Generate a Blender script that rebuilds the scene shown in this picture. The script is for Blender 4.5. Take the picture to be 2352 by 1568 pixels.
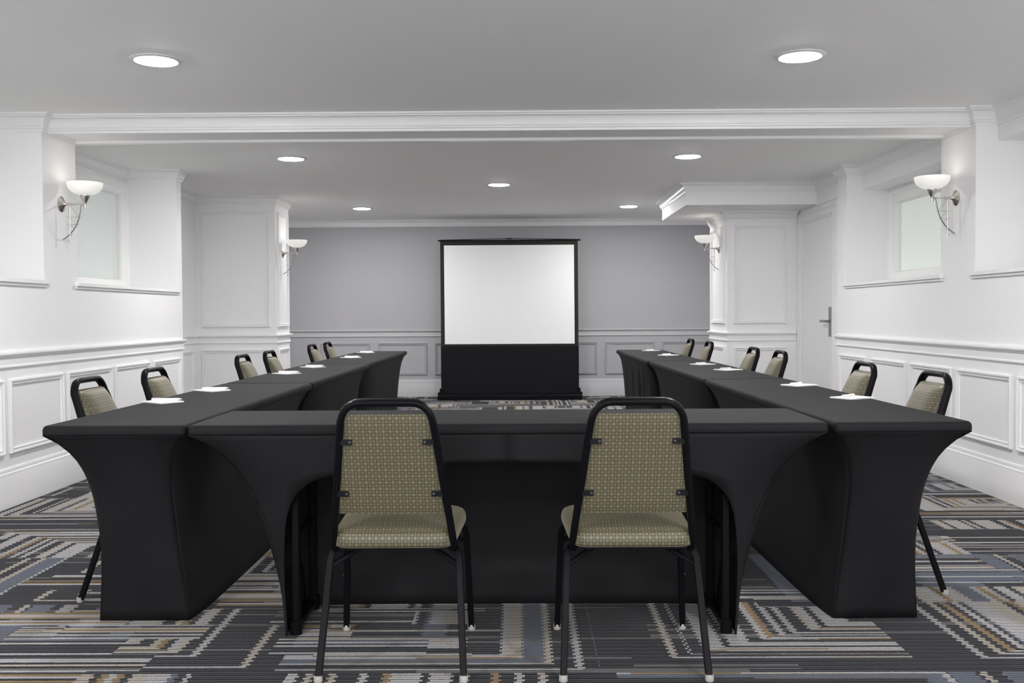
import bpy, math, random
from mathutils import Vector, Matrix
random.seed(7)
PI = math.pi
scn = bpy.context.scene
for o in list(bpy.data.objects): bpy.data.objects.remove(o)
C = scn.collection

# ------------------------------------------------------------------ camera
FPX = 2217.8
cam_d = bpy.data.cameras.new('camera'); cam = bpy.data.objects.new('camera', cam_d); C.objects.link(cam)
cam_d.sensor_width = 36.0; cam_d.lens = FPX / 2352 * 36
cam_d.shift_y = -(784 - 776.1) / 2352
cam_d.clip_start = 0.05
P_, R_, Y_ = .0249, .0058, .0073
f_ = Vector((-math.sin(Y_)*math.cos(P_), math.cos(Y_)*math.cos(P_), -math.sin(P_)))
r_ = Vector((math.cos(Y_), math.sin(Y_), 0)); u_ = r_.cross(f_)
r2 = r_*math.cos(R_) - u_*math.sin(R_); u2 = u_*math.cos(R_) + r_*math.sin(R_)
M3 = Matrix((r2, u2, -f_)).transposed()
cam.matrix_world = Matrix.Translation((0, 0, 1.115)) @ M3.to_4x4()
scn.camera = cam

# ------------------------------------------------------------------ world, exposure, large lights
scn.view_settings.view_transform = 'Standard'; scn.view_settings.look = 'None'
scn.view_settings.gamma = 1.0; scn.view_settings.use_curve_mapping = False
scn.view_settings.exposure = 0.75
w = bpy.data.worlds.new('world'); scn.world = w; w.use_nodes = True
WORLD = 2.75
w.node_tree.nodes['Background'].inputs[0].default_value = (.97, .98, 1.0, 1)
w.node_tree.nodes['Background'].inputs[1].default_value = WORLD
DOWNLIGHT = 188.0      # emission of the recessed diffusers
SCONCE_W = .13
WIN_R, WIN_L = .62, .42
WIN_NEAR = (.3, .12, 4.2, .22)       # glow of unseen panes: left far back (added), left, right far back (added fill), right

# ------------------------------------------------------------------ materials
def mat(name, col, rough=.5, metal=0, spec=.5, emis=None, estr=0, coat=0, sheen=0, croot=.05):
    m = bpy.data.materials.new(name); m.use_nodes = True
    b = m.node_tree.nodes['Principled BSDF']
    b.inputs['Base Color'].default_value = (*col, 1); b.inputs['Roughness'].default_value = rough
    b.inputs['Metallic'].default_value = metal; b.inputs['Specular IOR Level'].default_value = spec
    if emis: b.inputs['Emission Color'].default_value = (*emis, 1); b.inputs['Emission Strength'].default_value = estr
    if coat: b.inputs['Coat Weight'].default_value = coat; b.inputs['Coat Roughness'].default_value = croot
    if sheen: b.inputs['Sheen Weight'].default_value = sheen; b.inputs['Sheen Roughness'].default_value = .4
    return m
class NG:
    """tiny node-expression helper"""
    def __init__(s, m): s.nt = m.node_tree; s.b = m.node_tree.nodes['Principled BSDF']
    def n(s, t, **k):
        n = s.nt.nodes.new(t)
        for a, v in k.items(): setattr(n, a, v)
        return n
    def L(s, a, b): s.nt.links.new(a, b)
    def m(s, op, a, b=None, c=None):
        n = s.n('ShaderNodeMath', operation=op)
        for i, v in enumerate((a, b, c)):
            if v is None: continue
            if isinstance(v, (int, float)): n.inputs[i].default_value = v
            else: s.L(v, n.inputs[i])
        return n.outputs[0]
    def comb(s, x=0, y=0, z=0):
        n = s.n('ShaderNodeCombineXYZ')
        for i, v in enumerate((x, y, z)):
            if isinstance(v, (int, float)): n.inputs[i].default_value = v
            else: s.L(v, n.inputs[i])
        return n.outputs[0]
    def white(s, vec):
        n = s.n('ShaderNodeTexWhiteNoise', noise_dimensions='3D'); s.L(vec, n.inputs['Vector']); return n
    def noise(s, vec, scale, detail=2, rough=.5):
        n = s.n('ShaderNodeTexNoise'); n.inputs['Scale'].default_value = scale; n.inputs['Detail'].default_value = detail
        n.inputs['Roughness'].default_value = rough
        if vec is not None: s.L(vec, n.inputs['Vector'])
        return n.outputs[0]
    def mix(s, f, a, b):
        n = s.n('ShaderNodeMix', data_type='RGBA')
        if isinstance(f, (int, float)): n.inputs[0].default_value = f
        else: s.L(f, n.inputs[0])
        for i, v in ((6, a), (7, b)):
            if isinstance(v, tuple): n.inputs[i].default_value = (*v, 1)
            else: s.L(v, n.inputs[i])
        return n.outputs[2]
    def bump(s, h, strength=.3, dist=.001):
        n = s.n('ShaderNodeBump'); n.inputs['Strength'].default_value = strength; n.inputs['Distance'].default_value = dist
        s.L(h, n.inputs['Height']); s.L(n.outputs[0], s.b.inputs['Normal'])
    def smooth(s, v, lo, hi):
        n = s.n('ShaderNodeMapRange', interpolation_type='SMOOTHSTEP'); s.L(v, n.inputs[0])
        n.inputs[1].default_value = lo; n.inputs[2].default_value = hi; return n.outputs[0]

def painted(name, col, rough, bs=.05, scale=180):
    m = mat(name, col, rough, spec=.35); g = NG(m)
    tc = g.n('ShaderNodeTexCoord').outputs['Object']
    g.bump(g.noise(tc, scale, 3), bs, .002)
    return m
M_wall = painted('wall_paint', (.90, .893, .90), .6)
M_ceil = painted('ceiling_paint', (.925, .92, .915), .75, .04, 60)
M_wallb = painted('grey_wall_covering', (.46, .455, .478), .65, .08, 400)
M_trim = painted('trim_paint', (.89, .885, .89), .32, .01, 40)
M_trimb = painted('grey_trim_paint', (.56, .555, .575), .4, .01, 40)
M_door = painted('door_paint', (.87, .865, .87), .4, .01, 40)
M_win = mat('window_frame_paint', (.84, .84, .83), .35)
M_glassR = mat('frosted_glass_bright', (.55, .57, .55), .55, emis=(.93, 1, .96), estr=WIN_R*.28, coat=.9, croot=.04)
M_glassL = mat('frosted_glass', (.50, .53, .52), .5, emis=(.92, 1, .97), estr=WIN_L*.22, coat=1.0, croot=.02)
M_glassN = {i: mat('frosted_glass_unseen_fill', (.55, .57, .55), .55, emis=(.97, .99, 1), estr=e, coat=.9, croot=.04) for i, e in zip((2,3,5,6), WIN_NEAR)}
M_nickel = mat('brushed_nickel', (.62, .59, .56), .28, 1)
M_steel = mat('satin_steel', (.33, .33, .34), .35, 1)
M_black = mat('black_enamel', (.0045, .0045, .006), .34, spec=.09)
M_glide = mat('clear_plastic', (.42, .41, .38), .35)
M_bolt = mat('bolt_steel', (.06, .06, .07), .45, 1)
M_diff = mat('lamp_diffuser', (.9, .9, .9), .5, emis=(1, .995, .985), estr=DOWNLIGHT)
M_ring = mat('lamp_ring', (.78, .78, .77), .4)
M_bowl = mat('opal_glass', (.93, .92, .88), .25, emis=(1, .985, .93), estr=.20)
M_scrw = mat('projection_fabric', (.86, .86, .87), .8, spec=.2)
M_scrb = mat('screen_black', (.0055, .0055, .008), .75, spec=.2)
M_scrb2 = mat('screen_border', (.020, .020, .016), .7, spec=.25)
M_paper = mat('white_paper', (.93, .93, .93), .7)
M_pen = mat('white_pen', (.9, .9, .9), .3)
M_penclip = mat('pen_clip', (.6, .6, .62), .3, 1)

# stretch fabric
def spandex():
    m = mat('stretch_fabric', (.026, .0255, .027), .72, spec=.16); g = NG(m)
    tc = g.n('ShaderNodeTexCoord').outputs['Object']
    a = g.noise(tc, 900, 2); b = g.noise(tc, 5, 2)
    g.bump(a, .12, .0006)
    g.L(g.mix(g.smooth(b, .3, .7), (.0095, .0090, .0104), (.0120, .0113, .0128)), g.b.inputs['Base Color'])
    g.b.inputs['Sheen Tint'].default_value = (.8, .8, .85, 1)
    return m
M_cover = spandex()
M_stitch = mat('stitch_thread', (.008, .008, .009), .8, spec=.08)
M_tabletop = mat('laminate_top', (.2, .15, .1), .5)

# upholstery: small rings and stars woven in olive and straw
def upholstery():
    m = mat('ring_pattern_upholstery', (.3, .27, .18), .48, spec=.45, sheen=.3); g = NG(m)
    uv = g.n('ShaderNodeTexCoord').outputs['UV']
    sp = g.n('ShaderNodeSeparateXYZ'); g.L(uv, sp.inputs[0])
    c = .0101
    u = g.m('DIVIDE', sp.outputs[0], c); v = g.m('DIVIDE', sp.outputs[1], c)
    a = g.m('MULTIPLY', g.m('ADD', u, v), .5); b = g.m('MULTIPLY', g.m('SUBTRACT', u, v), .5)
    ra = g.m('ROUND', a); rb = g.m('ROUND', b)
    fa = g.m('SUBTRACT', a, ra); fb = g.m('SUBTRACT', b, rb)
    du = g.m('ADD', fa, fb); dv = g.m('SUBTRACT', fa, fb)
    r = g.m('SQRT', g.m('ADD', g.m('MULTIPLY', du, du), g.m('MULTIPLY', dv, dv)))
    ring = g.m('SUBTRACT', 1, g.smooth(g.m('ABSOLUTE', g.m('SUBTRACT', r, .60)), .05, .12))
    par = g.m('PINGPONG', g.m('ADD', ra, rb), 1)            # 0 or 1
    au = g.m('ABSOLUTE', du); av = g.m('ABSOLUTE', dv)
    pick = g.m('ADD', g.m('MULTIPLY', au, par), g.m('MULTIPLY', av, g.m('SUBTRACT', 1, par)))
    gap = g.smooth(g.m('DIVIDE', pick, g.m('ADD', r, .001)), .20, .32)
    ring = g.m('MULTIPLY', ring, gap)
    ha = g.m('SUBTRACT', g.m('ABSOLUTE', fa), .5); hb = g.m('SUBTRACT', g.m('ABSOLUTE', fb), .5)
    cross = g.m('MINIMUM', g.m('ABSOLUTE', g.m('ADD', ha, hb)), g.m('ABSOLUTE', g.m('SUBTRACT', ha, hb)))
    hr = g.m('SQRT', g.m('ADD', g.m('MULTIPLY', ha, ha), g.m('MULTIPLY', hb, hb)))
    star = g.m('SUBTRACT', 1, g.smooth(g.m('ADD', hr, g.m('MULTIPLY', cross, .9)), .02, .24))
    star = g.m('MULTIPLY', star, g.m('ADD', .3, g.m('MULTIPLY', g.m('PINGPONG', g.m('ROUND', u), 1), .7)))
    inner = g.m('SUBTRACT', 1, g.smooth(r, .42, .58))
    col = g.mix(inner, (.158, .143, .092), (.112, .099, .060))
    col = g.mix(star, col, (.235, .220, .160))
    col = g.mix(ring, col, (.030, .022, .009))
    g.L(col, g.b.inputs['Base Color'])
    g.b.inputs['Sheen Tint'].default_value = (1, .92, .7, 1)
    tc = g.n('ShaderNodeTexCoord').outputs['Object']
    g.bump(g.noise(tc, 1400, 2), .15, .0006)
    return m
M_uph = upholstery()

# carpet: nested right-angle stripes in tiles, tufted in rows
def carpet():
    m = mat('striped_carpet', (.1, .1, .1), .95, spec=.08, sheen=.15); g = NG(m)
    tc = g.n('ShaderNodeTexCoord').outputs['Object']
    sp = g.n('ShaderNodeSeparateXYZ'); g.L(tc, sp.inputs[0]); x, y = sp.outputs[0], sp.outputs[1]
    wob = g.noise(tc, 70, 2, .8)
    y = g.m('ADD', y, g.m('MULTIPLY', g.m('SUBTRACT', wob, .5), .0075)); x = g.m('ADD', x, g.m('MULTIPLY', g.m('SUBTRACT', g.noise(tc, 93, 1), .5), .006))
    TX, TY, RP = 1.02, .725, .0172
    yt = g.m('DIVIDE', g.m('SUBTRACT', y, .075), TY); iy = g.m('FLOOR', yt)
    sh = g.white(g.comb(7.3, iy, 2.1)).outputs[0]
    xt = g.m('ADD', g.m('DIVIDE', x, TX), g.m('ADD', sh, .4)); ix = g.m('FLOOR', xt)
    wn = g.white(g.comb(ix, iy, 3.7)); sc = g.n('ShaderNodeSeparateColor'); g.L(wn.outputs[1], sc.inputs[0])
    s1, s2, s3 = sc.outputs[0], sc.outputs[1], sc.outputs[2]
    lx = g.m('MULTIPLY', g.m('SUBTRACT', xt, ix), TX); ly = g.m('MULTIPLY', g.m('SUBTRACT', yt, iy), TY)
    row = g.m('FLOOR', g.m('DIVIDE', y, RP)); par = g.m('PINGPONG', row, 1)
    # nested Ls: distance from the tile's outer corner, mirrored at random
    fx = g.m('GREATER_THAN', s1, .5); fy = g.m('GREATER_THAN', s2, .30)
    ax = g.m('ABSOLUTE', g.m('SUBTRACT', g.m('MULTIPLY', fx, TX), lx))
    ay = g.m('ABSOLUTE', g.m('SUBTRACT', g.m('MULTIPLY', g.m('SUBTRACT', 1, fy), TY), ly))
    ax2 = g.m('MULTIPLY', ax, .52)
    d = g.m('MINIMUM', ax2, ay); isx = g.m('LESS_THAN', ax2, ay)          # isx: lines that run in depth
    d = g.m('ADD', d, g.m('MULTIPLY', isx, g.m('MULTIPLY', g.m('SUBTRACT', par, .5), .0045)))
    seed = g.m('MULTIPLY', g.m('FLOOR', g.m('MULTIPLY', s3, 37)), 1.7)
    # light lines: sparse outside, crowded further in
    q = g.m('FLOOR', g.m('DIVIDE', d, .0125)); w1 = g.white(g.comb(q, seed, .5)); v1 = w1.outputs[0]
    q2 = g.m('FLOOR', g.m('DIVIDE', d, .044)); w2 = g.white(g.comb(q2, seed, 4.5)); v2 = w2.outputs[0]
    dens = g.m('ADD', g.smooth(d, .03, .34), g.m('MULTIPLY', g.smooth(d, .36, .62), -.55))
    dens = g.m('ADD', .19, g.m('MULTIPLY', dens, .42))
    light = g.m('LESS_THAN', g.m('ADD', g.m('MULTIPLY', v1, .8), g.m('MULTIPLY', v2, .2)), dens)
    # stray single rows and short blocks of rows between the figures
    xs = g.m('FLOOR', g.m('DIVIDE', g.m('ADD', x, g.m('MULTIPLY', g.white(g.comb(g.m('FLOOR', g.m('DIVIDE', y, .15)), 3.1, 7.7)).outputs[0], .6)), .52))
    ws = g.white(g.comb(row, xs, 8.5)); scs = g.n('ShaderNodeSeparateColor'); g.L(ws.outputs[1], scs.inputs[0])
    blk = g.white(g.comb(g.m('FLOOR', g.m('DIVIDE', y, .26)), xs, 5.5)).outputs[0]
    inblk = g.m('GREATER_THAN', blk, .76)
    stray = g.m('MULTIPLY', g.m('GREATER_THAN', scs.outputs[0], .66), inblk)
    light = g.m('ADD', g.m('MULTIPLY', light, g.m('SUBTRACT', 1, inblk)), stray)
    isx = g.m('MULTIPLY', isx, g.m('SUBTRACT', 1, inblk))
    cs_ = g.white(g.comb(q, g.m('ADD', seed, g.m('MULTIPLY', g.m('FLOOR', g.m('DIVIDE', x, .34)), g.m('SUBTRACT', 1, isx))), 2.5))
    sc2 = g.n('ShaderNodeSeparateColor'); g.L(cs_.outputs[1], sc2.inputs[0])
    t1 = g.m('ADD', g.m('MULTIPLY', sc2.outputs[1], g.m('SUBTRACT', 1, inblk)), g.m('MULTIPLY', scs.outputs[1], inblk))
    lcol = g.mix(g.m('GREATER_THAN', t1, .55), (.43, .425, .43), (.43, .39, .34))
    lcol = g.mix(g.m('GREATER_THAN', t1, .84), lcol, (.27, .18, .085))
    dcol = g.mix(par, (.009, .009, .014), (.028, .029, .038))
    dcol = g.mix(g.m('GREATER_THAN', v2, .88), dcol, (.11, .125, .165))
    dcol = g.mix(g.m('GREATER_THAN', scs.outputs[2], .90), dcol, (.13, .125, .125))
    # a thin ochre or dark row shows between the beads of the depth lines
    beadrow = g.smooth(g.m('PINGPONG', g.m('DIVIDE', y, RP*2), .5), .035, .10)
    lcol = g.mix(g.m('MULTIPLY', isx, g.m('SUBTRACT', 1, beadrow)), lcol, (.16, .12, .075))
    col = g.mix(light, dcol, lcol)
    rowf = g.m('PINGPONG', g.m('DIVIDE', y, RP), .5)
    tuft = g.noise(g.comb(g.m('MULTIPLY', x, 150), g.m('MULTIPLY', y, 210), 0), 1, 2, .7)
    sh2 = g.m('ADD', .40, g.m('MULTIPLY', tuft, 1.05))
    groove = g.m('ADD', .50, g.m('MULTIPLY', g.smooth(rowf, .02, .24), .50))
    mul = g.n('ShaderNodeVectorMath', operation='SCALE'); g.L(col, mul.inputs[0]); g.L(g.m('MULTIPLY', sh2, groove), mul.inputs['Scale'])
    g.L(mul.outputs[0], g.b.inputs['Base Color'])
    g.bump(g.m('ADD', g.m('MULTIPLY', rowf, 1.5), tuft), .5, .004)
    return m
M_carpet = carpet()

# ------------------------------------------------------------------ mesh helpers
class MB:
    def __init__(s): s.v = []; s.f = []; s.mi = []; s.uv = None
    def add(s, vs, fs, mi=0):
        b = len(s.v); s.v += [tuple(p) for p in vs]; s.f += [tuple(i + b for i in f) for f in fs]; s.mi += [mi]*len(fs)
    def box(s, x0, x1, y0, y1, z0, z1, mi=0):
        s.add([(x0,y0,z0),(x1,y0,z0),(x1,y1,z0),(x0,y1,z0),(x0,y0,z1),(x1,y0,z1),(x1,y1,z1),(x0,y1,z1)],
              [(0,3,2,1),(4,5,6,7),(0,1,5,4),(1,2,6,5),(2,3,7,6),(3,0,4,7)], mi)
    def loops(s, rings, cap0=True, cap1=True, closed=False, mi=0):
        n = len(rings[0]); vs = [p for r in rings for p in r]; fs = []
        m = len(rings)
        for i in range(m if closed else m-1):
            j = (i+1) % m
            for k in range(n):
                l = (k+1) % n
                fs.append((i*n+k, i*n+l, j*n+l, j*n+k))
        if not closed:
            if cap0: fs.append(tuple(reversed(range(n))))
            if cap1: fs.append(tuple((m-1)*n + k for k in range(n)))
        s.add(vs, fs, mi)
    def lathe(s, prof, n=32, origin=(0,0,0), mi=0, axis=2):
        rings = []
        for r, z in prof:
            ring = []
            for k in range(n):
                a = 2*PI*k/n; p = (r*math.cos(a), r*math.sin(a), z)
                if axis == 0: p = (p[2], p[0], p[1])
                if axis == 1: p = (p[0], p[2], p[1])
                ring.append((p[0]+origin[0], p[1]+origin[1], p[2]+origin[2]))
            rings.append(ring)
        s.loops(rings, mi=mi)
    def grid(s, pts, mi=0, flip=False):
        R, K = len(pts), len(pts[0]); fs = []
        for i in range(R-1):
            for j in range(K-1):
                q = (i*K+j, i*K+j+1, (i+1)*K+j+1, (i+1)*K+j); fs.append(q[::-1] if flip else q)
        s.add([p for r in pts for p in r], fs, mi)
    def tube(s, path, w, d=None, ref=(1,0,0), n=8, power=2.0, mi=0):
        """sweep of a rounded section: w across ref, d the other way"""
        d = d or w; ref = Vector(ref); rings = []; path = [Vector(p) for p in path]
        for i, p in enumerate(path):
            if i == 0: t = path[1]-p
            elif i == len(path)-1: t = p-path[-2]
            else:
                t = (path[i+1]-p).normalized() + (p-path[i-1]).normalized()
            t.normalize(); a = ref - t*ref.dot(t)
            if a.length < 1e-4: a = Vector((0,1,0)) - t*t.y
            a.normalize(); b = t.cross(a); ring = []
            for k in range(n):
                an = 2*PI*(k+.5)/n; c_, s_ = math.cos(an), math.sin(an)
                c_ = math.copysign(abs(c_)**(2/power), c_); s_ = math.copysign(abs(s_)**(2/power), s_)
                ring.append(p + a*(c_*w/2) + b*(s_*d/2))
            rings.append(ring)
        s.loops(rings, mi=mi)
    def build(s, name, mats, parent=None, angle=35, fixn=True, loc=None):
        me = bpy.data.meshes.new(name); me.from_pydata(s.v, [], s.f)
        if not isinstance(mats, (list, tuple)): mats = [mats]
        for m in mats: me.materials.append(m)
        for p, mi in zip(me.polygons, s.mi): p.material_index = mi; p.use_smooth = True
        if fixn:
            import bmesh
            bm = bmesh.new(); bm.from_mesh(me); bmesh.ops.recalc_face_normals(bm, faces=bm.faces); bm.to_mesh(me); bm.free()
        me.set_sharp_from_angle(angle=math.radians(angle))
        o = bpy.data.objects.new(name, me); C.objects.link(o)
        if parent: o.parent = parent
        if loc: o.location = loc
        return o
def tag(o, label=None, cat=None, group=None, kind=None):
    if label: o['label'] = label
    if cat: o['category'] = cat
    if group: o['group'] = group
    if kind: o['kind'] = kind
    return o
def empty(name, loc=(0,0,0), rz=0):
    o = bpy.data.objects.new(name, None); C.objects.link(o); o.empty_display_size = .1
    o.location = loc; o.rotation_euler = (0,0,rz); return o
def struct(o): o['kind'] = 'structure'; return o
def copy_tree(o, parent=None):
    c = o.copy(); C.objects.link(c)
    if parent is not None: c.parent = parent
    for ch in list(o.children): copy_tree(ch, c)
    return c

def miter_sweep(mb, path, prof, mi=0):
    """sweep prof [(out, z)] along XY path; out points to the right of travel"""
    P = [Vector((p[0], p[1])) for p in path]; rings = []
    for i, p in enumerate(P):
        if i == 0: d0 = d1 = (P[1]-p).normalized()
        elif i == len(P)-1: d0 = d1 = (p-P[-2]).normalized()
        else: d0 = (p-P[i-1]).normalized(); d1 = (P[i+1]-p).normalized()
        n0 = Vector((d0.y, -d0.x)); n1 = Vector((d1.y, -d1.x))
        m_ = (n0+n1); m_ = m_/max(.2, (m_.length_squared/2)) if m_.length > 1e-6 else n0
        rings.append([(p.x+m_.x*o, p.y+m_.y*o, z) for o, z in prof])
    mb.loops(rings, mi=mi)
def frame_rect(mb, org, U, V, N, u0, u1, v0, v1, prof, mi=0):
    """mitred rectangular moulding; prof [(inset, height)]"""
    org, U, V, N = map(Vector, (org, U, V, N)); rings = []
    for (su, sv, a, b) in ((1,1,u0,v0), (-1,1,u1,v0), (-1,-1,u1,v1), (1,-1,u0,v1)):
        rings.append([org + U*(a+su*i) + V*(b+sv*i) + N*h for i, h in prof])
    mb.loops(rings, closed=True, mi=mi)

CE = 2.39
def crown(h, pr, top=CE):
    p = [(-.02, -h), (pr*.12, -h), (pr*.15, -h*.86), (pr*.28, -h*.84), (pr*.28, -h*.74), (pr*.36, -h*.71)]
    for k in range(6):
        t = k/5; p.append((pr*(.36+.44*(1-math.cos(t*PI/2))), -h*(.70-.50*math.sin(t*PI/2))))
    p += [(pr*.86, -h*.19), (pr*.86, -h*.13), (pr, -h*.10), (pr, 0), (-.02, 0)]
    return [(o, top+z) for o, z in p]
RAIL = [(-.01,.818),(.013,.818),(.013,.826),(.006,.833),(.006,.872),(.013,.877),(.015,.884),(.024,.889),(.028,.894),(.028,.903),(.022,.909),(.013,.912),(-.01,.912)]
BASE = [(-.01,0),(.022,0),(.022,.172),(.017,.182),(.017,.200),(.011,.207),(.011,.222),(.005,.232),(-.01,.232)]
PANEL = [(0,-.004),(0,.014),(.005,.020),(.013,.019),(.017,.008),(.024,.008),(.026,.013),(.031,.012),(.035,-.004)]

# ------------------------------------------------------------------ setting
b = MB(); b.box(-3.8, 3.8, -3.0, 13.3, -.1, 0); struct(b.build('floor', M_carpet))
XL, XR = -3.0, 2.87
YB = 13.09
b = MB(); b.box(-3.8, 3.8, -3.0, 13.3, CE, CE+.1); struct(b.build('ceiling', M_ceil))
# left wall
b = MB()
b.box(-3.7, XL, -3.0, 8.595, 0, 1.325)
for y0, y1 in ((-3.0, -.2), (1.72, 2.18), (3.9+.2, 4.1+.2), (6.09, 6.55), (8.467, 8.595)):
    b.box(-3.7, XL, y0, y1, 1.325, CE)
b.box(-3.7, XL, 2.18, 4.1, 1.325, CE)
b.box(-3.7, -3.454, 8.595, 13.3, 0, CE)
for a, c in ((-.2, 1.72), (4.3, 6.09), (6.55, 8.467)):
    b.box(-3.7, -3.444, a, c, 1.325, 1.392); b.box(-3.7, -3.444, a, c, 2.275, CE)
    b.box(-3.7, -3.60, a, c, 1.392, 2.275)
wl = struct(b.build('wall_left', M_wall))
# right wall
b = MB()
b.box(XR, 3.7, -3.0, 8.728, 0, 1.345)
for y0, y1 in ((-3.0, -.2), (1.72, 4.3), (6.10, 6.597), (8.486, 8.728)):
    b.box(XR, 3.7, y0, y1, 1.345, CE)
for a, c in ((-.2, 1.72), (4.3, 6.10), (6.597, 8.486)):
    b.box(3.006, 3.7, a, c, 2.183, CE)
    b.box(3.257, 3.7, a, c, 1.345, 1.392); b.box(3.42, 3.7, a, c, 1.392, 2.183)
XD = 2.95
b.box(XD, 3.7, 8.728, 9.09, 0, CE); b.box(XD, 3.7, 10.10, 13.3, 0, CE); b.box(XD, 3.7, 9.09, 10.10, 2.045, CE)
b.box(XD+.12, 3.7, 9.09, 10.10, 0, 2.045)
b.box(XD-.012, XD+.01, 8.728, 9.56, 2.165, CE)
wr = struct(b.build('wall_right', M_wall))
b = MB(); b.box(-3.7, 3.7, YB, 13.3, 0, CE); wb = struct(b.build('wall_back', M_wallb))
# left boxed column, right boxed column, soffit, beam
b = MB(); b.box(-3.46, -2.595, 10.31, 10.90, 0, CE); wc1 = struct(b.build('wall_left_column', M_wall))
b = MB(); b.box(2.20, XD+.005, 10.21, 11.14, 0, 2.18); wc2 = struct(b.build('wall_right_column', M_wall))
b = MB(); b.box(1.653, XD+.005, 9.56, 11.14, 2.178, CE); struct(b.build('ceiling_soffit', M_wall))
b = MB(); b.box(-3.001, XR+.001, 6.16, 6.56, 2.298, CE); struct(b.build('ceiling_beam', M_wall))

# crown mouldings
b = MB()
miter_sweep(b, [(-3.444,6.55),(-3.444,8.467),(XL,8.467),(XL,8.595),(-3.454,8.595),(-3.454,10.31),(-2.595,10.31),(-2.595,10.90),(-3.454,10.90),(-3.454,YB),
    (XD,YB),(XD,11.14),(1.653,11.14),(1.653,9.56),(XD-.012,9.56),(XD-.012,8.728),(XR,8.728),(XR,8.486),(3.006,8.486),(3.006,6.58)], crown(.088, .066))
struct(b.build('trim_1', M_trim))
b = MB()
miter_sweep(b, [(XL,-3.0),(XL,4.3),(-3.444,4.3),(-3.444,6.09),(XL,6.09),(XL,6.16),(XR,6.16),(XR,6.10),(3.006,6.10),(3.006,4.3),(XR,4.3),(XR,-3.0)], crown(.112, .072))
struct(b.build('trim_2', M_trim))
b = MB()
miter_sweep(b, [(2.20,11.14),(2.20,10.21),(XD-.02,10.21)], crown(.085, .06, 2.178))
struct(b.build('trim_3', M_trim))
# small moulding round the underside of the beam
b = MB(); z = 2.298
sm = [(-.004, z+.002), (-.004, z-.024), (.006, z-.024), (.010, z-.016), (.018, z-.013), (.022, z-.006), (.022, z+.002)]
miter_sweep(b, [(XL,6.17),(XL,6.55),(XR,6.59),(XR,6.17)][:2], sm)
miter_sweep(b, [(XR,6.58),(XR,6.17)], sm)
b.box(XL, XR, 6.52, 6.575, z-.018, z+.01); b.box(XL, XR, 6.535, 6.585, z-.008, z+.02)
struct(b.build('trim_4', M_trim))
# chair rail
b = MB()
LP = [(XL,-3.0),(XL,8.595),(-3.454,8.595),(-3.454,10.31),(-2.595,10.31),(-2.595,10.90),(-3.454,10.90),(-3.454,YB),(XD,YB),(XD,11.14),(2.20,11.14),(2.20,10.21),(XD-.03,10.21)]
miter_sweep(b, LP[:7], RAIL); miter_sweep(b, LP[9:], RAIL); miter_sweep(b, [(XD,8.745),(XD,8.728),(XR,8.728),(XR,-3.0)], RAIL)
struct(b.build('trim_5', M_trim))
b = MB(); miter_sweep(b, LP[6:10], RAIL); struct(b.build('trim_20', M_trimb))
b = MB(); miter_sweep(b, LP[:2]+[(-3.454,8.595),(-3.454,10.31)], BASE); struct(b.build('baseboard_left', M_trim))
b = MB(); miter_sweep(b, LP[3:10], BASE); struct(b.build('baseboard_back', M_trimb))
b = MB(); miter_sweep(b, LP[9:], BASE); miter_sweep(b, [(XD,8.745),(XD,8.728),(XR,8.728),(XR,-3.0)], BASE); struct(b.build('baseboard_right', M_trim))
# wall panels (raised picture-frame mouldings)
def panel(parent, org, U, N, u0, u1, v0, v1, m=None):
    b = MB(); frame_rect(b, org, U, (0,0,1), N, u0, u1, v0, v1, PANEL); b.build('panel_molding', m or (M_wallb if parent is wb else M_trim), parent)
for y0, y1 in ((3.41,4.08),(4.15,4.825),(4.89,5.573),(5.635,6.31),(6.365,7.068),(7.122,7.795),(7.87,8.508)):
    panel(wl, (XL,0,0), (0,1,0), (1,0,0), y0, y1, .31, .747)
for y0, y1 in ((3.41,4.08),(4.15,4.815),(4.88,5.561),(5.625,6.332),(6.408,7.083),(7.162,7.867),(7.995,8.644)):
    panel(wr, (XR,0,0), (0,1,0), (-1,0,0), y0, y1, .31, .741)
for y0, y1 in ((8.72,9.42),(9.50,10.2)): panel(wl, (-3.454,0,0), (0,1,0), (1,0,0), y0, y1, .31, .747)
for k in range(8):
    x0 = -1.916 + .770*(k-1.0)
    if k: panel(wb, (0,YB,0), (1,0,0), (0,-1,0), x0-.0, x0+.665, .299, .735)
    else: panel(wb, (0,YB,0), (1,0,0), (0,-1,0), x0, x0+.665, .299, .735)
panel(wc1, (0,10.31,0), (1,0,0), (0,-1,0), -3.394, -2.655, .31, .751)
panel(wc1, (0,10.31,0), (1,0,0), (0,-1,0), -3.394, -2.655, .99, 2.225)
panel(wc1, (-2.595,0,0), (0,1,0), (1,0,0), 10.38, 10.84, .99, 2.225)
panel(wc1, (-2.595,0,0), (0,1,0), (1,0,0), 10.38, 10.84, .31, .751)
panel(wc2, (0,10.21,0), (1,0,0), (0,-1,0), 2.261, 2.815, .31, .751)
panel(wc2, (0,10.21,0), (1,0,0), (0,-1,0), 2.261, 2.815, 1.0, 2.03)
panel(wc2, (2.20,0,0), (0,1,0), (-1,0,0), 10.33, 11.02, 1.0, 2.04)
panel(wc2, (2.20,0,0), (0,1,0), (-1,0,0), 10.33, 11.02, .31, .751)
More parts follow.
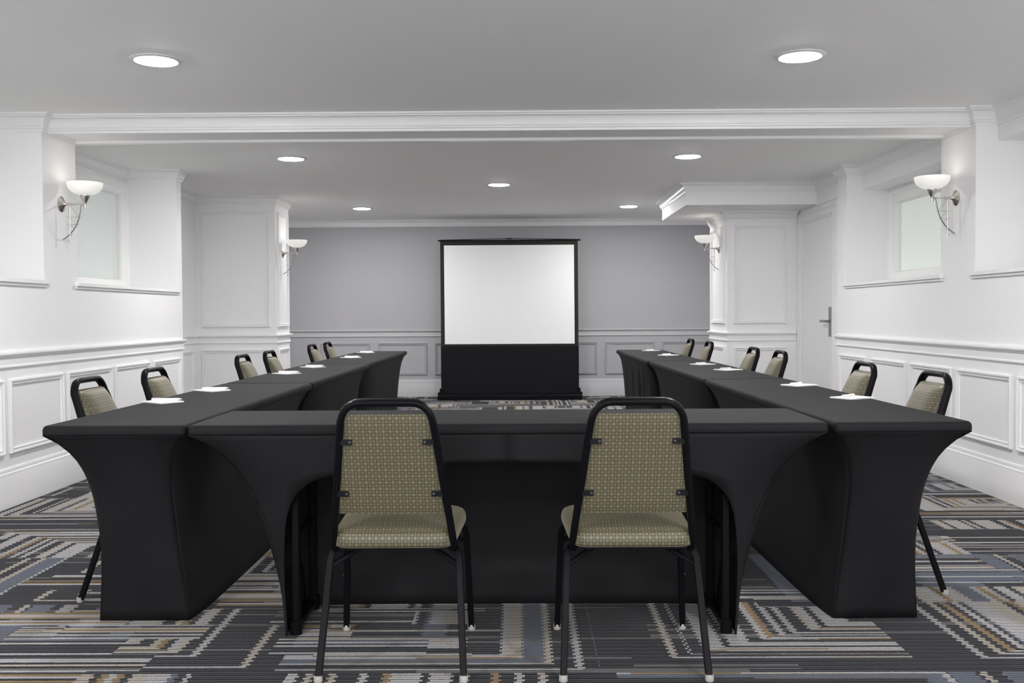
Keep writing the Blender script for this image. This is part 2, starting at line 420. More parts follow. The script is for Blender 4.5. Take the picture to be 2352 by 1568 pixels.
# window sills
n = 6
for side, x0, x1, zz, ys in (('l', -3.47, XL+.028, 1.325, ((-.24,1.76),(4.26,6.13),(6.51,8.50))), ('r', XR-.028, 3.28, 1.345, ((-.24,1.76),(4.26,6.14),(6.56,8.53)))):
    for y0, y1 in ys:
        b = MB(); b.box(min(x0,x1)+.06, max(x0,x1)-.06, y0+.04, y1-.04, zz-.002, zz+.014)
        xa, xb = ((XL-.01, x1) if side == 'l' else (x0, XR+.01))
        b.box(xa, xb, y0, y1, zz-.004, zz+.018)
        xc = (XL-.01, XL+.014) if side == 'l' else (XR-.014, XR+.01)
        b.box(*xc, y0+.01, y1-.01, zz-.022, zz-.004)
        struct(b.build('trim_%d' % n, M_trim)); n += 1
# windows: frame, bead, frosted pane; first on each side unseen, added to light the room
n = 1
for sx, xw, gl, ys, zb, zt in ((1, -3.444, M_glassL, ((-.2,1.72),(4.3,6.09),(6.55,8.467)), 1.339, 2.29), (-1, 3.257, M_glassR, ((-.2,1.72),(4.3,6.10),(6.597,8.486)), 1.36, 2.183)):
    for y0, y1 in ys:
        wn = struct(empty('window_%d' % n, (xw, (y0+y1)/2, zb))); n += 1
        hy = (y1-y0)/2; H_ = zt-zb
        fr = MB()
        fr_prof = [(0,-.10),(0,.028),(.05,.028),(.055,.02),(.105,.016),(.112,.008),(.116,-.02),(.116,-.10)] if sx == 1 else \
                  [(0,-.10),(0,.030),(.055,.030),(.06,.018),(.125,.014),(.13,.006),(.134,-.02),(.134,-.10)]
        vt = H_-(.0 if sx == 1 else 0)
        if sx == 1: frame_rect(fr, (0,0,0), (0,1,0), (0,0,1), (1,0,0), -hy, hy, .035-.05, H_-.02, [(i*.93, h) for i, h in fr_prof])
        else: frame_rect(fr, (0,0,0), (0,1,0), (0,0,1), (-1,0,0), -hy, hy, -.03, H_, [(i*(.62 if False else 1), h) for i, h in fr_prof])
        fr.build('window_frame', M_win, wn)
        g_ = MB(); x_ = -sx*.045
        g_.box(x_-.006, x_+.006, -hy+.10, hy-.10, .06, H_-.06)
        g_.build('glass_pane', gl if y0 > 6.2 else M_glassN[n], wn)
# door with casing and lever
dr = struct(empty('door_1', (XD, 9.595, 0)))
b = MB(); b.box(.003, .048, -.483, .483, .008, 2.025); b.build('door_leaf', M_door, dr)
cas = MB()
for sy in (-1, 1):
    def yb(a, c): return (min(sy*a, sy*c), max(sy*a, sy*c))
    cas.box(-.009, .005, *yb(.506, .604), 0, 2.143); cas.box(-.015, .004, *yb(.508, .532), 0, 2.069); cas.box(-.018, .004, *yb(.574, .602), 0, 2.139)
    cas.box(-.001, .12, *yb(.486, .5055), 0, 2.045)
cas.box(-.0088, .0048, -.603, .603, 2.046, 2.1425); cas.box(-.0148, .0038, -.531, .531, 2.048, 2.0685); cas.box(-.0178, .0038, -.601, .601, 2.112, 2.1385)
cas.box(-.0008, .119, -.4855, .4855, 2.027, 2.0448)
cas.build('door_casing', M_trim, dr)
lk = MB(); lk.box(-.008, .0035, -.445, -.392, .885, 1.165); pl = lk.build('lock_plate', M_steel, dr)
lv = MB(); lv.tube([(-.005,-.42,1.03),(-.050,-.42,1.03)], .022, ref=(0,1,0), n=12)
lv.tube([(-.050,-.43,1.03),(-.053,-.35,1.03),(-.050,-.27,1.03)], .012, .024, ref=(1,0,0), n=10, power=4)
lv.build('lever_handle', M_steel, pl)

# ------------------------------------------------------------------ recessed ceiling lights
def make_downlight():
    r = empty('ceiling_light')
    g = MB(); g.lathe([(.098,.004),(.098,-.004),(.104,-.009),(.118,-.008),(.126,-.003),(.126,.004)], 48)
    g.build('trim_ring', M_ring, r)
    d = MB(); d.lathe([(.0985,.003),(.0985,-.0035),(.090,-.010),(.06,-.0135),(.001,-.0145)], 48); d.build('diffuser', M_diff, r)
    return r
dl0 = make_downlight(); first = True
for (x, y, lab) in ((-1.80,4.83,'round recessed ceiling light nearest the camera, left of centre'),
                    (1.406,4.846,'round recessed ceiling light nearest the camera, right of centre'),
                    (-1.845,7.87,'round recessed ceiling light just behind the beam on the left'),
                    (1.38,7.89,'round recessed ceiling light just behind the beam on the right'),
                    (-.189,9.524,'round recessed ceiling light in the middle, in line with the screen'),
                    (-1.872,11.57,'round recessed ceiling light farthest back on the left, by the column'),
                    (1.313,11.53,'round recessed ceiling light farthest back on the right, by the soffit'),
                    (-1.80,1.4,'left'), (1.4,1.4,'right'), (-.2,-.3,'middle')):  # last three are out of view, added to brighten the room
    if len(lab) < 8:
        o = copy_tree(dl0); lab = 'round recessed ceiling light overhead or behind the camera, ' + lab
    else:
        o = dl0 if first else copy_tree(dl0); first = False
    o.location = (x, y, CE)
    tag(o, lab, 'ceiling light', 'recessed ceiling lights')

# ------------------------------------------------------------------ wall sconces
def make_sconce():
    r = empty('wall_sconce')      # local +x points away from the wall, origin at plate centre
    p = MB(); p.lathe([(.001,0),(.052,0),(.052,.004),(.048,.007),(.020,.020),(.012,.030),(.010,.040),(.001,.040)], 40, axis=0)
    p.build('back_plate', M_nickel, r)
    s = MB(); s.lathe([(.001,-.004),(.004,-.003),(.006,0),(.004,.004)], 12, origin=(.012,-.028,.0)); s.build('screw', M_nickel, r)
    a = MB(); a.tube([(.03,0,0),(.075,0,0)], .017, ref=(0,0,1), n=14); a.tube([(.07,0,0),(.151,0,0)], .010, ref=(0,0,1), n=12)
    a.tube([(.132,0,0),(.139,0,0)], .018, ref=(0,0,1), n=12)
    a.build('arm', M_nickel, r)
    c = MB(); c.lathe([(.001,-.022),(.0125,-.022),(.0125,-.016),(.0095,-.014),(.0095,.010),(.012,.014),(.032,.052),(.032,.058),(.001,.058)], 28, origin=(.158,0,0))
    c.build('socket_cup', M_nickel, r)
    bw = MB(); pr = []
    R0, Hb = .112, .082
    for k in range(13):
        t = k/12*PI/2; pr.append((max(.001, R0*math.sin(t)**.85), .056 + Hb*(1-math.cos(t))))
    inn = [(max(.001, r_-.005), z_+.004) for r_, z_ in reversed(pr[:-1])]
    bw.lathe(pr + [(R0-.0025, .056+Hb+.002), (R0-.005, .056+Hb)] + inn, 48, origin=(.158,0,0))
    bw.build('glass_bowl', M_bowl, r)
    po = MB(); po.tube([(.056,0,-.004),(.056,0,-.238)], .011, ref=(1,0,0), n=12)
    po.lathe([(.001,0),(.008,.001),(.008,.010),(.006,.013)], 14, origin=(.056,0,-.25)); po.lathe([(.0062,0),(.0075,.004),(.0062,.008)], 14, origin=(.056,0,-.205))
    po.build('vertical_rod', M_nickel, r)
    bo = MB(); pts = []
    for k in range(15):
        t = k/14
        pts.append(((1-t)**2*.133 + 2*(1-t)*t*.118 + t*t*.008, 0, (1-t)**2*(-.004) + 2*(1-t)*t*(-.17) + t*t*(-.232)))
    bo.tube(pts, .006, .008, ref=(0,1,0), n=8); bo.build('curved_bow', M_steel, r)
    x = MB()
    def bx(t):
        return ((1-t)**2*.133 + 2*(1-t)*t*.118 + t*t*.008, (1-t)**2*(-.004) + 2*(1-t)*t*(-.17) + t*t*(-.232))
    for zc, ov in ((-.085,.014), (-.132,.014)):
        best = min((abs(bx(t/60)[1]-zc), bx(t/60)[0]) for t in range(61))[1]
        x.tube([(.038,0,zc),(best+ov,0,zc-.003)], .0045, ref=(0,1,0), n=6)
        x.tube([(.058,0,zc+ (.075 if zc > -.1 else .044)),(best-.004,0,zc+.002)], .0035, ref=(0,1,0), n=6)
    x.tube([(.058,0,-.136),(.086,0,-.160)], .0035, ref=(0,1,0), n=6)
    x.build('lattice', M_nickel, r)
    ld = bpy.data.lights.new('sconce_bulb', 'POINT'); ld.energy = SCONCE_W; ld.color = (1, .93, .84); ld.shadow_soft_size = .03
    lo = bpy.data.objects.new('bulb', ld); C.objects.link(lo); lo.parent = r; lo.location = (.158, 0, .11)
    return r
sc0 = make_sconce()
for i, (x, y, z, rz, lab) in enumerate(((XL, 6.335, 1.852, 0, 'nickel wall sconce with white glass bowl on the left wall, by the window recess'),
        (XR, 6.37, 1.858, PI, 'nickel wall sconce with white glass bowl on the right wall, under the beam end'),
        (-2.595, 10.62, 1.80, 0, 'small nickel wall sconce with glowing bowl on the left panelled column'),
        (2.20, 10.62, 1.82, PI, 'small nickel wall sconce with glowing bowl on the right panelled column'))):
    o = sc0 if i == 0 else copy_tree(sc0)
    o.location = (x, y, z); o.rotation_euler = (0,0,rz); tag(o, lab, 'wall lamp', 'wall sconces')

# ------------------------------------------------------------------ projection screen
YS = 12.55
sr = tag(empty('projection_screen', (-.12, YS, 0)), 'floor-standing pull-up projection screen with white surface and black lower drape', 'projection screen')
b = MB()
b.box(-.94,.936,-.07,.06,.0,.055); b.tube([(-.935,-.03,.045),(.93,-.03,.045)], .075, .075, ref=(0,0,1), n=16)
b.box(-.93,.93,-.055,.055,.05,.088)
for sx in (-1,1): b.box(min(sx*.90,sx*.938), max(sx*.90,sx*.938), -.05,.05,.06,.10)
cs = b.build('case', M_black, sr)
for sx in (-1,1):
    b = MB(); b.box(min(sx*.875,sx*.915), max(sx*.875,sx*.915), -.045,.045,.085,.150); b.build('end_block', M_black, sr)
for sx in (-.37, .42):
    b = MB(); b.tube([(sx-.012,-.07,.052),(sx+.012,-.07,.052)], .012, .03, ref=(0,0,1), n=8); b.build('latch', M_black, cs)
# drape and surface slightly waved
def sheet(x0b, x1b, x0t, x1t, z0, z1, yo, nx=24, nz=10, th=.0015):
    f = []; r = []
    for i in range(nz+1):
        t = i/nz; rowf = []; rowb = []
        for k in range(nx+1):
            s = k/nx; xx = (x0b+(x1b-x0b)*s)*(1-t) + (x0t+(x1t-x0t)*s)*t
            yy = yo + .004*math.sin(xx*7+1) * math.sin(PI*s)
            rowf.append((xx, yy, z0+(z1-z0)*t)); rowb.append((xx, yy+th, z0+(z1-z0)*t))
        f.append(rowf); r.append(rowb)
    return f, r
b = MB(); f, r = sheet(-.895,.895,-.897,.888,.07,2.062,0); b.grid(f); b.grid(r, flip=True); b.build('screen_border', M_scrb2, sr, fixn=False)
b = MB(); f, r = sheet(-.8445,.8425,-.848,.838,.727,2.008,-.0035); b.grid(f); b.grid(r, flip=True); b.build('screen_surface', M_scrw, sr, fixn=False)
b = MB(); f, r = sheet(-.897,.897,-.897,.896,.07,.700,-.0035); b.grid(f); b.grid(r, flip=True); b.build('lower_drape', M_scrb, sr, fixn=False)
b = MB(); b.box(-.925,.925,-.012,.012,2.060,2.078)
b.tube([(-.9,0,2.078),(0,0,2.093),(.9,0,2.078)], .008, ref=(0,1,0), n=6)
b.box(-.04,.04,-.014,.014,2.084,2.098)
tb = b.build('top_bar', M_black, sr)
for sx in (-.05,.05):
    b = MB(); b.tube([(sx,.045,.08),(sx*.2,.045,2.08)], .02, ref=(1,0,0), n=8); b.build('support_arm', M_black, sr)
for sx in (-.7,.7):
    b = MB(); b.box(sx-.02, sx+.02, -.12, .20, 0, .018); b.build('foot_bar', M_black, cs)

# ------------------------------------------------------------------ tables under stretch covers
TH = .745
GP = [(0,.0),(.02,.10),(.13,.375),(.246,.55),(.41,.735),(.594,.87),(.76,.945),(1,1)]
WP = [(0,.0),(.05,.040),(.15,.076),(.31,.10),(.58,.10),(1,.075)]
ARCH = [(1.0,.174),(.8,.184),(.62,.205),(.50,.232),(.413,.256),(.361,.302),(.325,.365),(.302,.464),(.290,.62),(.290,.775),(.300,1.0)]
ARCH = [(a, 1-.745*(1-t)/.711) for a, t in ARCH]
def interp(T, t):
    if t <= T[0][0]: return T[0][1]
    for (a, x), (b_, y) in zip(T, T[1:]):
        if t <= b_:
            s = (t-a)/(b_-a); return x+(y-x)*s
    return T[-1][1]
def smoothT(T, t):       # smoothed lookup
    return sum(interp(T, min(1, max(0, t+d))) for d in (-.05,-.025,0,.025,.05))/5 if .02 < t < .98 else interp(T, t)
def make_table(name, L, W, ins, open_side=-1, legs=False, wrinkle=0, wseed=0, lift=0.0, arch_m=None):
    """local: long axis x, width y; open_side=-1 means the arch faces -y. ins=(left,right) foot inset"""
    root = empty(name)
    hl, hw = L/2, W/2; c = MB(); rnd = random.Random(wseed)
    # top slab with rounded plan corners and a rolled edge
    def plan(off, z, rad=.020):
        pts = []
        for sx, sy, a0 in ((1,1,0),(-1,1,90),(-1,-1,180),(1,-1,270)):
            for k in range(7):
                a = math.radians(a0 + 90*k/6)
                pts.append((sx*(hl-rad)+ (rad+off)*math.cos(a), sy*(hw-rad)+(rad+off)*math.sin(a), z))
        return pts
    c.loops([plan(-.019, TH), plan(-.010, TH-.0005), plan(-.004, TH-.004), plan(0, TH-.010), plan(.0012, TH-.019), plan(.0008, TH-.028), plan(-.0015, TH-.0335), plan(-.014, TH-.037)], cap0=True, cap1=False)
    z0 = TH-.034
    def g_(t): return smoothT(GP, t)
    def w_(t): return smoothT(WP, t)
    fold = [(rnd.uniform(-.9,.9), rnd.uniform(.03,.07), rnd.uniform(.5,1)) for _ in range(9)]
    def side_pt(u, t, sy):
        # u in -1..1 along the length, t 0..1 down
        il = g_(t)*(ins[0] if u < 0 else ins[1]) + .004
        x = u*(hl-il)
        ae = 1-abs(u)
        k = math.exp(-(ae*hl)/.16)
        inset = .055*t*(1-k) + w_(t)*k + .006
        if wrinkle:
            for (cx, wd, am) in fold:
                inset += wrinkle*am*math.exp(-((u-cx-.18*(t-.4))/wd)**2)*math.sin(min(1,t*1.3)*PI)
        return (x, sy*(hw-inset), z0*(1-t)+ .002)
    def end_pt(v, t, sx):
        i_ = ins[0] if sx < 0 else ins[1]
        k = abs(v)**3
        il = i_*(g_(t)*k + (.55*g_(t)+.45*t)*(1-k)) + .004
        y = v*(hw - w_(t) - .006)
        return (sx*(hl-il), y, z0*(1-t)+.002)
    ts = [0,.015,.03,.05,.075,.10,.13,.16,.2,.25,.3,.36,.43,.5,.58,.66,.74,.82,.87,.885,.94,1.0]
    us = [-1,-.985,-.96,-.93,-.89,-.84,-.78,-.7,-.6,-.5,-.4,-.3,-.2,-.1,0,.1,.2,.3,.4,.5,.6,.7,.78,.84,.89,.93,.96,.985,1]
    if wrinkle: us = [-1+2*k/90 for k in range(91)]
    c.grid([[side_pt(u, t, -open_side) for u in us] for t in ts])
    vs = [-1,-.9,-.75,-.5,-.25,0,.25,.5,.75,.9,1]
    for sx in (-1,1): c.grid([[end_pt(v, t, sx) for v in vs] for t in ts])
    # hem folded a little outwards: ridge lines
    st = MB()
    for th_ in (.868,.880):
        st.tube([Vector(side_pt(u, th_, -open_side)) + Vector((0,-open_side*.0008,0)) for u in us], .0016, n=5)
        for sx in (-1,1): st.tube([Vector(end_pt(v, th_, sx)) + Vector((sx*.0008,0,0)) for v in vs], .0016, n=5)
    # open side: arch
    sc_ = 1.085
    def open_pt(m, t, side):
        """m metres from the table end at side (-1,1)"""
        i_ = ins[0] if side < 0 else ins[1]
        mo = g_(t)*i_ + .004
        k = math.exp(-max(0, m-mo)/.12)
        inset = .045*t*(1-k) + w_(t)*k + .006
        return (side*(hl-m), open_side*(hw-inset), z0*(1-t)+.002)
    NS = 44
    arch_len = []
    for side in (-1, 1):
        i_ = ins[0] if side < 0 else ins[1]
        rat = i_/.314
        cols = []
        for q in range(NS+1):
            s = q/NS
            if s <= .5:
                P0 = (hl*(1-2*s), 0.0)
            else:
                t = (s-.5)*2; P0 = (g_(t)*i_+.004, t)
            # arch sample
            idx = s*(len(ARCH)-1); k0 = min(int(idx), len(ARCH)-2); fr = idx-k0
            def cr(p0,p1,p2,p3,f): return .5*((2*p1)+(-p0+p2)*f+(2*p0-5*p1+4*p2-p3)*f*f+(-p0+3*p1-3*p2+p3)*f**3)
            A = [ARCH[min(max(k0+d,0),len(ARCH)-1)] for d in (-1,0,1,2)]
            am = cr(*[a[0] for a in A], fr); at = cr(*[a[1] for a in A], fr)
            # metres: below .5 scale by inset, above blends to the half length
            uu = max(0, am-.29)/.71
            m_ = am*sc_*rat + uu*uu*(hl-sc_*rat) + (.012 if rat < .9 else 0)*(1-uu)
            m_ = min(m_, hl)
            cols.append((P0, (m_, min(1, max(at, .0)))))
        rows = []
        for j in range(9):
            f = j/8; row = []
            for (P0, P1) in cols:
                m_ = P0[0]+(P1[0]-P0[0])*f; t = P0[1]+(P1[1]-P0[1])*f
                row.append(open_pt(m_, t, side))
            rows.append(row)
        c.grid(rows)
        off = Vector((0, open_side*.001, 0))
        st.tube([Vector(open_pt(*[a+(b2-a)*.90 for a, b2 in zip(P0, P1)], side))+off for P0, P1 in cols[:-2]], .0018, n=5)
    # edge seam of the top
    st.loops([plan(.0002, TH-.0295), plan(.0014, TH-.0310), plan(.0002, TH-.0325)], cap0=False, cap1=False)
    cv = c.build('stretch_cover', M_cover, root, angle=60)
    md = cv.modifiers.new('thickness', 'SOLIDIFY'); md.thickness = .0015; md.offset = -1
    st.build('stitching', M_stitch, cv)
    # board and folding legs
    t_ = MB(); t_.box(-hl+.025, hl-.025, -hw+.025, hw-.025, TH-.032, TH-.006); t_.build('tabletop', M_tabletop, root)
    if legs:
        for side in (-1, 1):
            i_ = ins[0] if side < 0 else ins[1]
            xf = side*(hl-i_-.035)
            for sy in (-1, 1):
                lg = MB(); yy = sy*(hw-.115)
                lg.tube([(xf,yy,.028),(xf,yy,TH-.04)], .028, ref=(1,0,0), n=8, power=5)
                lg.build('leg', M_black, root)
            cb = MB(); cb.tube([(xf,-hw+.10,.028),(xf,hw-.10,.028)], .026, .026, ref=(1,0,0), n=8, power=5)
            cb.build('floor_bar', M_black, root)
            cb = MB(); cb.tube([(xf,-hw+.115,.35),(xf,hw-.115,.35)], .02, ref=(1,0,0), n=8)
            cb.build('cross_bar', M_black, root)
            db = MB()
            db.tube([(xf,-.09,.49),(xf-side*.17,-.09,TH-.05)], .022, .012, ref=(0,1,0), n=8, power=4)
            db.build('folding_brace', M_black, root)
            ft = MB()
            for sy in (-1,1):
                ft = MB(); ft.tube([(xf, sy*(hw-.105), .002),(xf, sy*(hw-.105), .05)], .040, ref=(1,0,0), n=14, power=3)
                ft.build('foot_cap', M_black, root)
    return root
t = make_table('folding_table', 2.166, .505, (.305,.290), -1, legs=True, wseed=3)
t.location = (-.042, 3.495, 0)
tag(t, 'black-covered table across the front between the two near chairs and the screen', 'table')
# left row: open side faces the chairs (-x): local -y -> world -x => rotate -90deg ; local x -> world -y
def place_row(x, y0, y1, left, lab, grp, ins, tilt=0, **k):
    L = y1-y0
    t = make_table('folding_table', L, .488 if left else .466, ins, -1, **k)
    t.location = (x, (y0+y1)/2, 0); t.rotation_euler = (0,0,(-PI/2 if left else PI/2)+tilt)
    tag(t, lab, 'table', grp); return t
GL, GR = 'tables of the left row', 'tables of the right row'
place_row(-1.376, 3.245, 5.270, True, 'black-covered table nearest the camera in the left row', GL, (.20,.25), wseed=1)
place_row(-1.376, 5.278, 7.255, True, 'black-covered table in the middle of the left row', GL, (.14,.19), wseed=2)
place_row(-1.385, 7.263, 9.83, True, 'black-covered table at the far end of the left row', GL, (.25,.19), wseed=4)
tl = math.radians(.75)
place_row(1.280, 3.245, 5.400, False, 'black-covered table nearest the camera in the right row', GR, (.25,.20), wseed=5, tilt=tl)
place_row(1.252, 5.410, 7.480, False, 'black-covered table in the middle of the right row', GR, (.19,.19), wseed=6, tilt=tl)
place_row(1.222, 7.494, 9.84, False, 'black-covered table with wrinkled side at the far end of the right row', GR, (.19,.15), wseed=8, tilt=0, wrinkle=.016)

# ------------------------------------------------------------------ chairs
def superbox(mb, cx, cy, z0, z1, hx0, hx1, hy, crown_=.012, edge=.02, rad=.05):
    """cushion: plan rounded rectangle (hx0 at the back, hx1 at the front), crowned top"""
    def plan(off, z, cr=0):
        pts = []
        for sx, sy, a0 in ((1,1,0),(-1,1,90),(-1,-1,180),(1,-1,270)):
            hx = hx1 if sy > 0 else hx0
            for k in range(8):
                a = math.radians(a0+90*k/7)
                pts.append((cx+sx*(hx-rad)+(rad-off)*math.cos(a), cy+sy*(hy-rad)+(rad-off)*math.sin(a), z))
        return pts
    H_ = z1-z0
    rings = [plan(edge*1.2, z0), plan(edge*.35, z0+.004), plan(0, z0+H_*.30), plan(0, z0+H_*.45), plan(edge*.15, z0+H_*.62), plan(edge*.5, z0+H_*.78), plan(edge*1.1, z0+H_*.90), plan(edge*2, z1-.002), plan(edge*2.45, z1)]
    base = plan(edge*2.45, z1)
    for q in (.93,.85,.75,.6,.42,.25,.08):
        rings.append([(cx+(p[0]-cx)*q, cy+(p[1]-cy)*q, z1+crown_*(1-q**2.6)) for p in base])
    mb.loops(rings)
def box_uv(o, vert='z'):
    me = o.data; uv = me.uv_layers.new(name='UVMap')
    for p in me.polygons:
        n_ = p.normal
        for li in p.loop_indices:
            co = me.vertices[me.loops[li].vertex_index].co
            if vert == 'seat':
                if n_.z > .66 or n_.z < -.6: q = (co.x, co.y)
                elif abs(n_.x) > abs(n_.y): q = (co.y, co.z)
                else: q = (co.x, co.z)
            else:
                if abs(n_.x) > .75: q = (co.y, co.z)
                elif abs(n_.z) > .8: q = (co.x, co.y)
                else: q = (co.x, co.z)
            uv.data[li].uv = q
def make_chair():
    r = empty('banquet_chair')
    # seat (built around y, front = +y)
    s = MB(); superbox(s, 0, .025, .392, .446, .194, .208, .212, .030, .009, .06)
    seat = s.build('seat', M_uph, r, angle=70); box_uv(seat, 'seat')
    pn = MB(); pn.box(-.17,.17,-.16,.20,.383,.393); pn.build('seat_pan', M_black, r)
    # back frame: one bent tube
    def upr(z):      # centre line of an upright at height z
        k = (z-.43)/(.80-.43); return (.184-.046*k, -.165-.125*k)
    pts = [(-.165,.16,.378),(-.178,-.07,.378),(-.183,-.115,.380),(-.186,-.140,.390),(-.186,-.155,.410)]
    for z in (.45,.55,.65,.74,.785): x_, y_ = upr(z); pts.append((-x_, y_, z))
    xt, yt = upr(.80); zr = .855
    for k in range(1,8):
        a = PI/2*k/7; pts.append((-xt+ (xt-.075)*(1-math.cos(a))*.95, yt-.012*math.sin(a), .79+(zr-.79)*math.sin(a)))
    pts.append((-.03, yt-.013, zr+.0005))
    full = pts + [(-x_, y_, z_) for x_, y_, z_ in reversed(pts)]
    fr = MB(); fr.tube(full, .022, .030, ref=(0,1,0), n=12, power=3.2)
    # ref along y is the depth: swap so that depth is the larger
    fr2 = MB(); fr2.tube(full, .030, .022, ref=(0,1,.3), n=12, power=3.2)
    fr2.build('back_frame', M_black, r, angle=50)
    # back pad
    pd = MB(); rings = []
    zs0, zs1 = .503, .820
    N = 14
    for i in range(N+1):
        t = i/N; z = zs0+(zs1-zs0)*t; x_, y_ = upr(z)
        hw_ = .163-.041*t; e = min(1, min(t, 1-t)*N*.55+.25); e = min(1,e)
        th = .050*(.55+.45*math.sin(PI*min(1,max(0,t*.9+.08))))*(e**.5)
        yb = y_-.010; ring = []
        M = 10
        # rear face flat, front face bulged
        rear = [(-hw_+2*hw_*k/M) for k in range(M+1)]
        for x in rear: ring.append((x, yb+(0 if abs(x) < hw_*.99 else .006) + (.004 if i in (0,N) else 0), z))
        for x in reversed(rear):
            f = 1-abs(x/hw_)**5; ring.append((x, yb+.014+th*(.35+.65*f), z + (0 if i not in (0,N) else (.004 if i==0 else -.004))))
        rings.append(ring)
    # rounded top and bottom
    pd.loops(rings); pad = pd.build('backrest', M_uph, r, angle=70); box_uv(pad)
    # brackets with bolts
    for z in (.735, .570):
        for sx in (-1, 1):
            x_, y_ = upr(z); bk = MB()
            xa = sx*(x_-.006); xb = sx*(x_-.034)
            bk.box(min(xa, xb-sx*.006), max(xa, xb-sx*.006), y_-.0150, y_-.0115, z-.0085, z+.0085)
            bo = bk.build('bracket', M_black, r)
            bb = MB(); bb.lathe([(.001,-.0180),(.0035,-.0180),(.0050,-.0168),(.0050,-.0140)], 12, origin=(xb, y_, z), axis=1)
            bb.build('bolt', M_bolt, bo)
    # legs: rear splay backwards, front nearly upright, tops bent under the seat
    for sx in (-1, 1):
        l = MB()
        l.tube([(sx*.150,-.045,.372),(sx*.180,-.085,.378),(sx*.198,-.115,.368),(sx*.203,-.128,.345),(sx*.206,-.150,.285),(sx*.221,-.242,.012)], .021, ref=(0,1,0), n=8, power=8)
        lo = l.build('leg', M_black, r, angle=25)
        gl = MB(); gl.lathe([(.001,0),(.012,0),(.014,.004),(.013,.016),(.0125,.020)], 16, origin=(sx*.2215,-.2455,0)); gl.build('foot_glide', M_glide, lo)
        l = MB()
        l.tube([(sx*.150,.170,.372),(sx*.185,.180,.378),(sx*.203,.192,.368),(sx*.208,.200,.345),(sx*.221,.240,.012)], .021, ref=(0,1,0), n=8, power=8)
        lo = l.build('leg', M_black, r, angle=25)
        gl = MB(); gl.lathe([(.001,0),(.012,0),(.014,.004),(.013,.016),(.0125,.020)], 16, origin=(sx*.221,.241,0)); gl.build('foot_glide', M_glide, lo)
        bt = MB(); bt.tube([(sx*.204,.221,.20),(sx*.228,.221,.20)], .012, ref=(0,1,0), n=10); bt.build('stacking_button', M_bolt, lo)
        br = MB()
        br.tube([(sx*.10,-.055,.374),(sx*.12,-.075,.366),(sx*.203,-.132,.325)], .014, .016, ref=(0,1,0), n=8, power=4)
        br.build('brace', M_black, r); br = MB()
        br.tube([(sx*.10,.135,.374),(sx*.12,.150,.366),(sx*.207,.204,.325)], .014, .016, ref=(0,1,0), n=8, power=4)
        br.build('brace', M_black, r)
    for y_ in (-.06,.175):
        ra = MB(); ra.tube([(-.165,y_,.374),(.165,y_,.374)], .018, ref=(0,1,0), n=8, power=4); ra.build('seat_rail', M_black, r)
    return r
ch0 = make_chair()
spots = [(-.395, 3.150, 0, 'patterned banquet chair with its back to the camera, left of the two front ones', 'chairs at the front table'),
         (.350, 3.150, 0, 'patterned banquet chair with its back to the camera, right of the two front ones', 'chairs at the front table')]
ordl = ['nearest the camera', 'second from the camera', 'third from the camera, by the left column', 'fourth from the camera', 'second from the far end', 'at the far end']
for i, y in enumerate((3.955, 4.67, 6.17, 6.84, 8.30, 8.97)):
    spots.append((-1.475-(.01 if i > 3 else 0), y, -PI/2, 'patterned banquet chair along the left wall side, ' + ordl[i], 'chairs behind the left table row'))
ordr = ['nearest the camera', 'second from the camera', 'third from the camera', 'fourth from the camera', 'second from the far end', 'at the far end']
for i, (y, x) in enumerate(((4.02,1.43),(4.82,1.425),(6.32,1.41),(7.0,1.40),(8.50,1.375),(9.40,1.372))):
    spots.append((x, y, PI/2, 'patterned banquet chair along the right wall side, ' + ordr[i], 'chairs behind the right table row'))
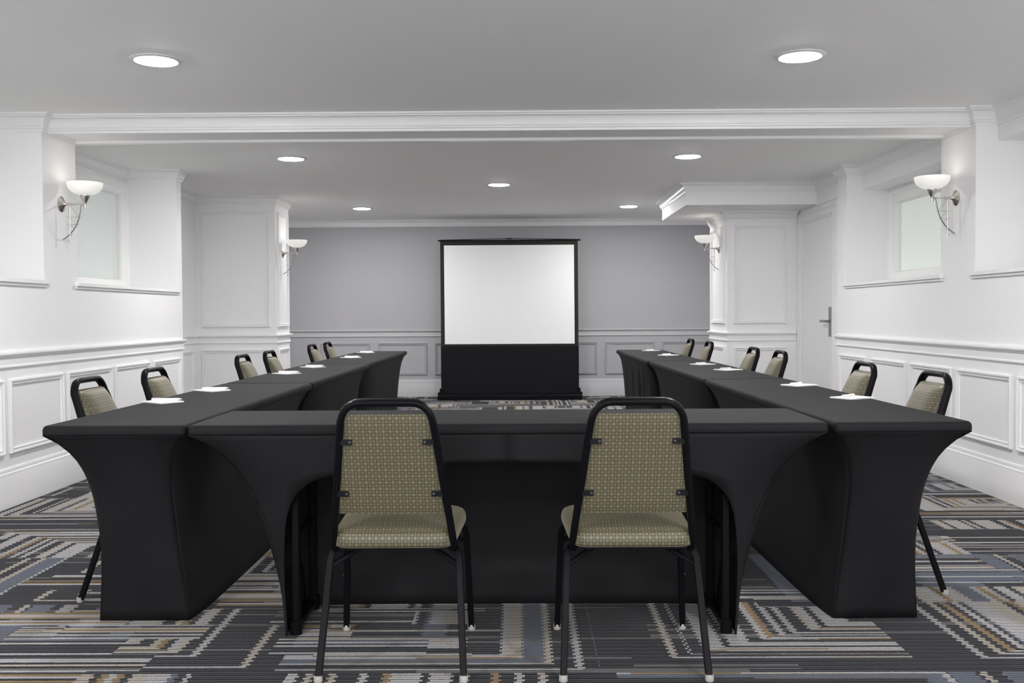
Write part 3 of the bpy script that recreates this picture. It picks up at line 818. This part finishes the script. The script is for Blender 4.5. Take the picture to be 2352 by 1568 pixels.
for i, (x, y, rz, lab, grp) in enumerate(spots):
    o = ch0 if i == 0 else copy_tree(ch0)
    o.location = (x, y, 0); o.rotation_euler = (0,0,rz); tag(o, lab, 'chair', grp)

# ------------------------------------------------------------------ notepads and pens on the tables
def make_pad():
    b = MB(); b.box(-.075,.075,-.055,.055,0,.005); b.box(-.076,.076,.050,.0555,-.0,.0056)
    return b.build('notepad', M_paper)
def make_pen():
    r = empty('pen')
    b = MB(); b.tube([(-.068,0,.005),(-.060,0,.005),(.045,0,.005)], .010, n=10, ref=(0,0,1)); b.build('barrel', M_pen, r)
    t_ = MB(); t_.lathe([(.005,0),(.0035,.008),(.0012,.016),(.0006,.018)], 10, origin=(.045,0,.005), axis=0); t_.build('tip', M_pen, r)
    c_ = MB(); c_.tube([(-.066,0,.0105),(-.062,0,.0125),(-.030,0,.0112)], .003, .0015, ref=(0,1,0), n=6); c_.build('clip', M_penclip, r)
    return r
pad0 = make_pad(); pen0 = make_pen()
padsL = [(-1.53,4.12),(-1.515,4.74),(-1.475,6.10),(-1.465,6.83),(-1.455,8.32),(-1.50,9.40)]
padsR = [(1.43,4.15),(1.415,4.88),(1.35,6.24),(1.315,6.92),(1.305,8.45),(1.30,9.50)]
names = ['nearest the camera', 'second from the camera', 'third from the camera', 'fourth from the camera', 'fifth from the camera', 'farthest from the camera']
k_ = 0
for side, pads in (('left', padsL), ('right', padsR)):
    for i, (x, y) in enumerate(pads):
        p = pad0 if k_ == 0 else pad0.copy()
        if k_: C.objects.link(p)
        e = pen0 if k_ == 0 else copy_tree(pen0)
        k_ += 1
        sgn = -1 if side == 'left' else 1
        p.location = (x, y, TH+.0006); p.rotation_euler = (0,0, sgn*math.radians(38 if side == 'left' else 30)+ (0 if side == 'left' else PI/2*0))
        e.location = (x + (.012 if side == 'left' else -.01), y+(.03 if side == 'left' else .015), TH+.0062)
        e.rotation_euler = (0,0, math.radians(3 if side == 'left' else 48))
        tag(p, 'white notepad on the %s table row, %s' % (side, names[i]), 'notepad', 'notepads on the %s row' % side)
        tag(e, 'white pen lying on the notepad %s, %s table row' % (names[i], side), 'pen', 'pens on the %s row' % side)
